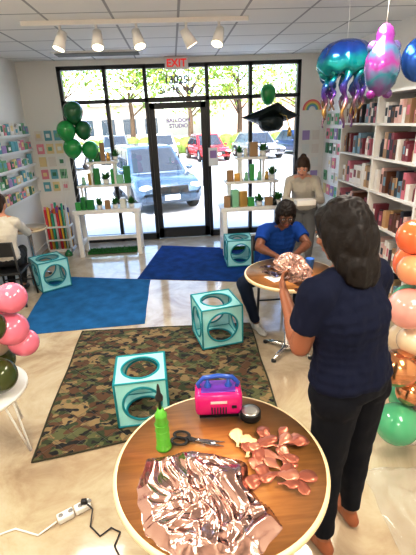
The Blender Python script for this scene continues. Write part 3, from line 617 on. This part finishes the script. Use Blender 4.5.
def hand(b,w,d,nrm,side,curl=.5,spread=.0):
    d=V(d).normalized();nrm=V(nrm);nrm=(nrm-d*nrm.dot(d)).normalized();lat=d.cross(nrm)*side
    B=basis(lat,d,nrm);b.e(w+d*.045,(.036,.05,.015),B);b.e(w+d*.07,(.038,.025,.013),B);b.c(w-d*.02,w+d*.02,.024,.022)
    for i,L in enumerate((.072,.080,.074,.058)):
        p=w+d*(.082-.004*abs(i-1.2))+lat*(.029-.0195*i);dd=(d+lat*(.10-.07*i)).normalized();a=curl*.5
        for j,k in enumerate((.45,.30,.25)):
            v=dd*math.cos(a)+nrm*math.sin(a);q=p+v*L*k;b.c(p,q,.0088-.0008*j,.0082-.0008*j);p=q;a+=curl
    p=w+d*.025+lat*.026;v=(d*.6+lat*.75+nrm*.35).normalized();q=p+v*.04;b.c(p,q,.0125,.010);v2=(d*.85+lat*.25+nrm*.45).normalized();b.c(q,q+v2*.03,.010,.0085)
def lerp(a,b,t): return a*(1-t)+b*t
def itp(L,t):
    t=max(0,min(1,t));x=t*(len(L)-1);i=min(int(x),len(L)-2);return lerp(L[i],L[i+1],x-i)
def torso(b,J,g,inf,t0=0,t1=1,n=11):
    sd=(J['sr']-J['sl']).normalized();hd=(J['hr']-J['hl']).normalized()
    for i in range(n):
        t=t0+(t1-t0)*i/(n-1);c=lerp(J['pel'],J['che'],t);l=lerp(hd,sd,t).normalized();u=(J['che']-J['pel']).normalized();f=u.cross(l).normalized();u2=l.cross(f)
        b.e(c,(itp([.165,.168,.15,.138,.142,.155,.16,.135],t)*g+inf,itp([.115,.12,.11,.10,.105,.115,.105,.075],t)*g+inf,.06+inf),basis(l,f,u2))
def person(name,J,look,hup,skin,top,bot,shoe,g=1.0,sleeve=.55,face=True,long_sleeve=False,hands=None,lipm=None):
    J={k:V(v) for k,v in J.items()};E=empty(name,(J['pel'].x,J['pel'].y,0))
    b=Blob();torso(b,J,g*.95,-.008)
    nb=J['neck'];hd=J['head'];r,f,u=orth(look,hup);B=basis(r,f,u)
    b.c(J['che'],nb,.07,.052);b.c(nb,hd-u*.03-f*.015,.05,.048)
    for s in 'lr':
        b.c(J['s'+s],nb,.045,.045);b.c(J['s'+s],J['e'+s],.047*g,.038*g);b.c(J['e'+s],J['w'+s],.037*g,.024);b.c(lerp(J['e'+s],J['w'+s],.2),lerp(J['e'+s],J['w'+s],.45),.04*g,.034*g)
        b.c(J['h'+s],J['k'+s],.080*g,.052*g);b.c(J['k'+s],J['a'+s],.052*g,.034);b.c(lerp(J['k'+s],J['a'+s],.2),lerp(J['k'+s],J['a'+s],.4),.054*g,.048*g)
    b.e(hd+u*.027-f*.010,(.074,.093,.088),B,24);b.e(hd-u*.028+f*.018,(.061,.070,.080),B,24);b.e(hd-u*.088+f*.052,(.028,.026,.022),B);b.e(hd-u*.06+f*.03,(.052,.05,.04),B)
    b.c(hd+f*.086+u*.004,hd+f*.104-u*.028,.007,.0115);
    for s in (-1,1): b.e(hd+f*.094-u*.031+r*s*.011,.0075,B);b.e(hd+r*s*.076-u*.008,(.009,.017,.029),B);b.e(hd+f*.078+u*.018+r*s*.03,(.022,.010,.007),B);b.e(hd+f*.066-u*.022+r*s*.035,(.02,.018,.018),B)
    for s in 'lr':
        if hands and s in hands: hh=hands[s]
        else: hh=((J['w'+s]-J['e'+s]).normalized(),(0,0,-1),.35)
        hand(b,J['w'+s],hh[0],hh[1],-1 if s=='r' else 1,hh[2])
    b.done('body',skin,E,.0055,2)
    if face:
        m=MB();ew=mat('eye_white',(.8,.8,.78),.2);ir=mat('iris_dark',(.03,.015,.01),.2);lp=lipm or mat('lips',(.36,.10,.09),.4);br=mat('brow_hair',(.02,.012,.01),.8)
        for s in (-1,1):
            p=hd+f*.079+r*s*.031+u*.0;m.sph(p,(.0135,.009,.0075),ew,B);m.sph(p+f*.006,(.0055,.004,.0055),ir,B)
            m.tube([p+f*.004+r*s*(-.016)+u*.017,p+f*.007+u*.021,p-f*.006+r*s*.018+u*.016],[.002,.0035,.0015],br,6);m.tube([p+r*(-.014)+u*.004+f*.003,p+u*.0085+f*.008,p+r*.014+u*.004+f*.003],.0016,br,5)
        m.sph(hd+f*.083-u*.055,(.022,.009,.0045),lp,B);m.sph(hd+f*.081-u*.063,(.018,.010,.006),lp,B)
        adopt(m.obj('face',parent=None),E)
    b=Blob();torso(b,J,g,.012,.12,1)
    b.c(J['che'],lerp(J['che'],nb,.75),.085,.066,flat=True)
    for s in 'lr':
        b.c(J['s'+s],lerp(J['che'],nb,.7),.062*g,.058)
        if long_sleeve: b.c(J['s'+s],J['e'+s],.062*g,.050*g);b.c(J['e'+s],lerp(J['e'+s],J['w'+s],.93),.050*g,.034,flat=True)
        else: b.c(J['s'+s],lerp(J['s'+s],J['e'+s],sleeve),.064*g,.060*g,flat=True)
    o=b.done('shirt',top,E,.008,3)
    displace(o,lambda p:.009*noise.noise(V((p.x*16,p.y*16,p.z*9)))+.004*noise.noise(V((p.x*37,p.y*37,p.z*21))))
    b=Blob();torso(b,J,g,.004,0,.25,5)
    for s in 'lr':
        b.c(J['h'+s],J['k'+s],.093*g,.064*g);b.c(J['k'+s],lerp(J['k'+s],J['a'+s],.94),.064*g,.046,flat=True);b.c(lerp(J['k'+s],J['a'+s],.15),lerp(J['k'+s],J['a'+s],.4),.063*g,.056*g);b.e(J['h'+s]+ (J['h'+s]-J['pel'])*.1,.10*g)
    o=b.done('trousers',bot,E,.008,4)
    displace(o,lambda p:.006*noise.noise(V((p.x*18,p.y*18,p.z*14))))
    for s in 'lr':
        b=Blob();a=J['a'+s];t=J.get('t'+s);z=a.z-.08;d=V(t)-a;d.z=0;d.normalize();rr,ff,uu=orth(d);BB=basis(rr,ff,uu);a0=V((a.x,a.y,z))
        b.e(a0+V((0,0,.045)),(.036,.055,.043),BB);b.c(a0+d*(-.03)+V((0,0,.032)),a0+d*.15+V((0,0,.026)),.032,.024);b.e(a0+d*.11+V((0,0,.026)),(.042,.065,.024),BB);b.c(a0+V((0,0,.05)),a0+V((0,0,.075)),.036,.036)
        b.done('shoe_'+s,shoe,E,.006,2)
    return E,hd,r,f,u,B
def hairobj(b,mt,E,name='hair',vox=.006,it=2,nz=.004,sc=(60,60,12)):
    o=b.done(name,mt,E,vox,it);displace(o,lambda p:nz*noise.noise(V((p.x*sc[0],p.y*sc[1],p.z*sc[2]))));return o
skD=mat('skin_deep',(.17,.068,.035),.45,sss=.1);skM=mat('skin_brown',(.33,.14,.07),.45,sss=.1);skL=mat('skin_light',(.60,.32,.21),.5,sss=.15)
NAVY=mat('navy_cotton',(.006,.009,.030),.85,bump=.15,bscale=200,spec=.2);JNB=mat('black_denim',(.004,.005,.010),.8,bump=.2,bscale=250,spec=.2);ROY=mat('royal_blue_cotton',(.006,.05,.26),.85,bump=.15,bscale=200,spec=.2)
JND=mat('dark_denim',(.010,.018,.042),.8,bump=.2,bscale=250,spec=.2);TAN=mat('tan_shoe',(.34,.12,.045),.5);BSH=mat('black_sneaker',(.02,.02,.02),.5);WSH=mat('white_sneaker',(.6,.6,.6),.5);BEI=mat('beige_knit',(.46,.43,.37),.9,bump=.2,bscale=120);WHS=mat('white_knit',(.66,.62,.55),.9,bump=.2,bscale=120)
HR=mat('dark_hair',(.008,.004,.0028),.5,bump=.4,bscale=60,spec=.3)
F=V((-.45,.89,0)).normalized();LT=V((.89,.45,0)).normalized()
J=dict(pel=(.69,1.375,.89),che=(.645,1.39,1.31),neck=(.635,1.405,1.40),head=(.618,1.44,1.535),
 sl=V((.645,1.40,1.335))-LT*.165,sr=V((.645,1.40,1.335))+LT*.165,el=(.455,1.36,1.095),er=(.845,1.60,1.08),wl=(.45,1.595,1.215),wr=(.645,1.745,1.17),
 hl=V((.69,1.375,.86))-LT*.085,hr=V((.69,1.375,.86))+LT*.085,kl=(.60,1.34,.47),kr=(.775,1.43,.47),al=(.59,1.28,.08),ar=(.775,1.41,.08))
J={k:V(v) for k,v in J.items()};J['tl']=J['al']+F*.1;J['tr']=J['ar']+(F+LT*.2)*.1
hands=dict(l=(V((.05,.9,.42)),(.9,-.1,.0),.55),r=(V((-.75,.55,.42)),(-.3,-.6,.6),.55))
E,hd,r,f,u,B=person('standing_woman',J,(-.62,.75,-.28),(0,0,1),skM,NAVY,JNB,TAN,1.13,.62,hands=hands)
b=Blob();b.e(hd+u*.035-f*.02,(.092,.108,.098),B,24);b.e(hd-u*.03-f*.055,(.096,.078,.11),B,24);b.e(hd-u*.125-f*.058,(.098,.060,.085),B);b.e(hd-u*.17-f*.062,(.085,.045,.06),B)
for s in (-1,1): b.e(hd-u*.03+r*s*.078-f*.012,(.024,.05,.095),B);b.e(hd-u*.12+r*s*.075-f*.035,(.030,.048,.075),B)
b.e(hd+u*.075+f*.045,(.065,.05,.035),B)
hairobj(b,HR,E,nz=.011,sc=(45,45,10))
m=MB();c=V((.53,1.75,1.29))
bb=bmesh.new();bmesh.ops.create_icosphere(bb,subdivisions=5,radius=.072)
for v in bb.verts:
    q=v.co*14;v.co=v.co*(1+.6*noise.noise(q)+.35*abs(noise.noise(q*2.3)));v.co.z*=.8
m.bm(bb,mat('rose_cellophane',(.70,.48,.42),.2,.55,alpha=.75),False,TR(*c));adopt(m.obj('foil_bundle'),E)
J=dict(pel=(.97,3.85,.50),che=(.975,3.70,.93),neck=(.98,3.65,1.00),head=(.985,3.545,1.125),sl=(1.14,3.71,.945),sr=(.81,3.68,.945),el=(1.20,3.54,.83),er=(.735,3.53,.83),wl=(1.02,3.33,.805),wr=(.85,3.33,.805),
 hl=(1.05,3.83,.50),hr=(.88,3.80,.50),kl=(1.04,3.38,.53),kr=(.57,3.42,.52),al=(1.0,3.36,.08),ar=(.70,3.46,.08),tl=(.98,3.2,0),tr=(.76,3.3,0))
hands=dict(l=(V((-.5,-.8,-.12)),(-.2,0,-1),.4),r=(V((.5,-.8,-.12)),(.2,0,-1),.4))
E,hd,r,f,u,B=person('seated_woman',J,(-.12,-.88,-.36),(0,0,1),skD,ROY,JND,WSH,1.08,.6,hands=hands)
b=Blob();b.e(hd+u*.048-f*.012,(.086,.098,.088),B,24);b.e(hd-f*.05,(.092,.075,.10),B,24)
for s in (-1,1): b.e(hd+u*.01+r*s*.074-f*.008,(.020,.05,.07),B);b.e(hd-u*.07+r*s*.066-f*.03,(.024,.045,.06),B)
b.e(hd-f*.07-u*.09,(.075,.045,.06),B);hairobj(b,HR,E,nz=.008,sc=(60,60,60))
m=MB()
for s in (-1,1):
    m.T=TR(*(hd+f*.096+r*s*.032-u*.002))@B@RX(math.pi/2)@Matrix.Diagonal((1.25,1,1,1));m.torus((0,0,0),.020,.0026,BLKP,n=24,k=6);m.T=Matrix();m.tube([hd+f*.094+r*s*.056,hd+f*.01+r*s*.085],.002,BLKP,5)
m.tube([hd+f*.102-r*.01,hd+f*.102+r*.01],.002,BLKP,5);adopt(m.obj('eyeglasses'),E)
J=dict(pel=(1.66,5.12,.84),che=(1.60,5.02,1.20),neck=(1.58,4.97,1.27),head=(1.545,4.89,1.38),sl=(1.74,4.97,1.20),sr=(1.45,5.09,1.20),el=(1.78,4.83,.98),er=(1.36,4.94,.98),wl=(1.60,4.70,1.0),wr=(1.44,4.74,1.0),
 hl=(1.73,5.09,.82),hr=(1.59,5.15,.82),kl=(1.74,5.06,.45),kr=(1.60,5.12,.45),al=(1.74,5.10,.08),ar=(1.60,5.16,.08),tl=(1.70,4.9,0),tr=(1.56,4.98,0))
E,hd,r,f,u,B=person('person_in_beige',J,(-.35,-.85,-.32),(0,0,1),skL,BEI,mat('grey_trousers',(.15,.15,.15),.8),BSH,.95,long_sleeve=True)
b=Blob();b.e(hd+u*.045-f*.015,(.083,.098,.084),B,24);b.e(hd-f*.05-u*.02,(.082,.06,.09),B)
for s in (-1,1): b.e(hd+r*s*.074-f*.012,(.016,.04,.06),B)
b.e(hd+u*.10-f*.075,(.04,.04,.04),B);hairobj(b,mat('brown_hair',(.04,.018,.008),.6,spec=.3),E)
m=MB();m.box((1.50,4.60,1.01),(.22,.15,.05),mat('white_box',(.75,.73,.7),.6),bev=.004);m.box((1.50,4.60,1.04),(.225,.155,.012),MC['white_box'],bev=.003);adopt(m.obj('gift_box_in_hands'),E)
J=dict(pel=(-2.03,4.62,.50),che=(-2.01,4.68,.93),neck=(-2.01,4.70,1.01),head=(-2.03,4.74,1.15),sl=(-2.155,4.68,.95),sr=(-1.865,4.69,.95),el=(-2.17,4.88,.76),er=(-1.83,4.89,.77),wl=(-2.10,5.12,.745),wr=(-1.92,5.13,.745),
 hl=(-2.11,4.66,.50),hr=(-1.95,4.66,.50),kl=(-2.15,5.02,.52),kr=(-1.99,5.03,.52),al=(-2.17,4.93,.08),ar=(-2.03,4.93,.08),tl=(-2.17,5.2,0),tr=(-2.05,5.2,0))
E,hd,r,f,u,B=person('seated_person',J,(.1,.9,-.4),(0,0,1),skL,WHS,mat('black_trousers',(.010,.010,.012),.8),BSH,.92,long_sleeve=True)
b=Blob();b.e(hd+u*.035-f*.02,(.083,.1,.09),B,24);b.e(hd-f*.05-u*.03,(.08,.06,.1),B);hairobj(b,MC['brown_hair'],E)
# ------------------------------------------------------------------ light / world / camera
w=bpy.data.worlds.new('World');SC.world=w;w.use_nodes=True;nt=w.node_tree;bg=nt.nodes['Background']
sk=nt.nodes.new('ShaderNodeTexSky');sk.sky_type='NISHITA';sk.sun_disc=False;sk.sun_elevation=math.radians(50);sk.sun_rotation=math.radians(150);sk.air_density=1;sk.dust_density=2.5
nt.links.new(sk.outputs[0],bg.inputs[0]);bg.inputs[1].default_value=.85
s=bpy.data.lights.new('sun','SUN');s.energy=5.5;s.angle=.01;s.color=(1,.95,.87);o=bpy.data.objects.new('sun',s);o.rotation_euler=(math.radians(40),0,math.radians(-35));o.location=(0,0,10);COL.objects.link(o)
H=1.95;FL=400
cd=bpy.data.cameras.new('Camera');c=bpy.data.objects.new('Camera',cd);COL.objects.link(c)
cd.sensor_fit='VERTICAL';cd.sensor_height=36;cd.lens=FL/555*36
c.matrix_world=TR(0,0,H)@RZ(math.radians(-4))@RX(math.radians(90-21.4))@RZ(math.radians(-2.3));SC.camera=c
vs_=SC.view_settings;vs_.view_transform='Standard';vs_.exposure=.34
try:
    vs_.use_curve_mapping=True;cv=vs_.curve_mapping.curves[3];cv.points.new(.22,.175);cv.points.new(.72,.78);vs_.curve_mapping.update()
except Exception as ex_: print(ex_)
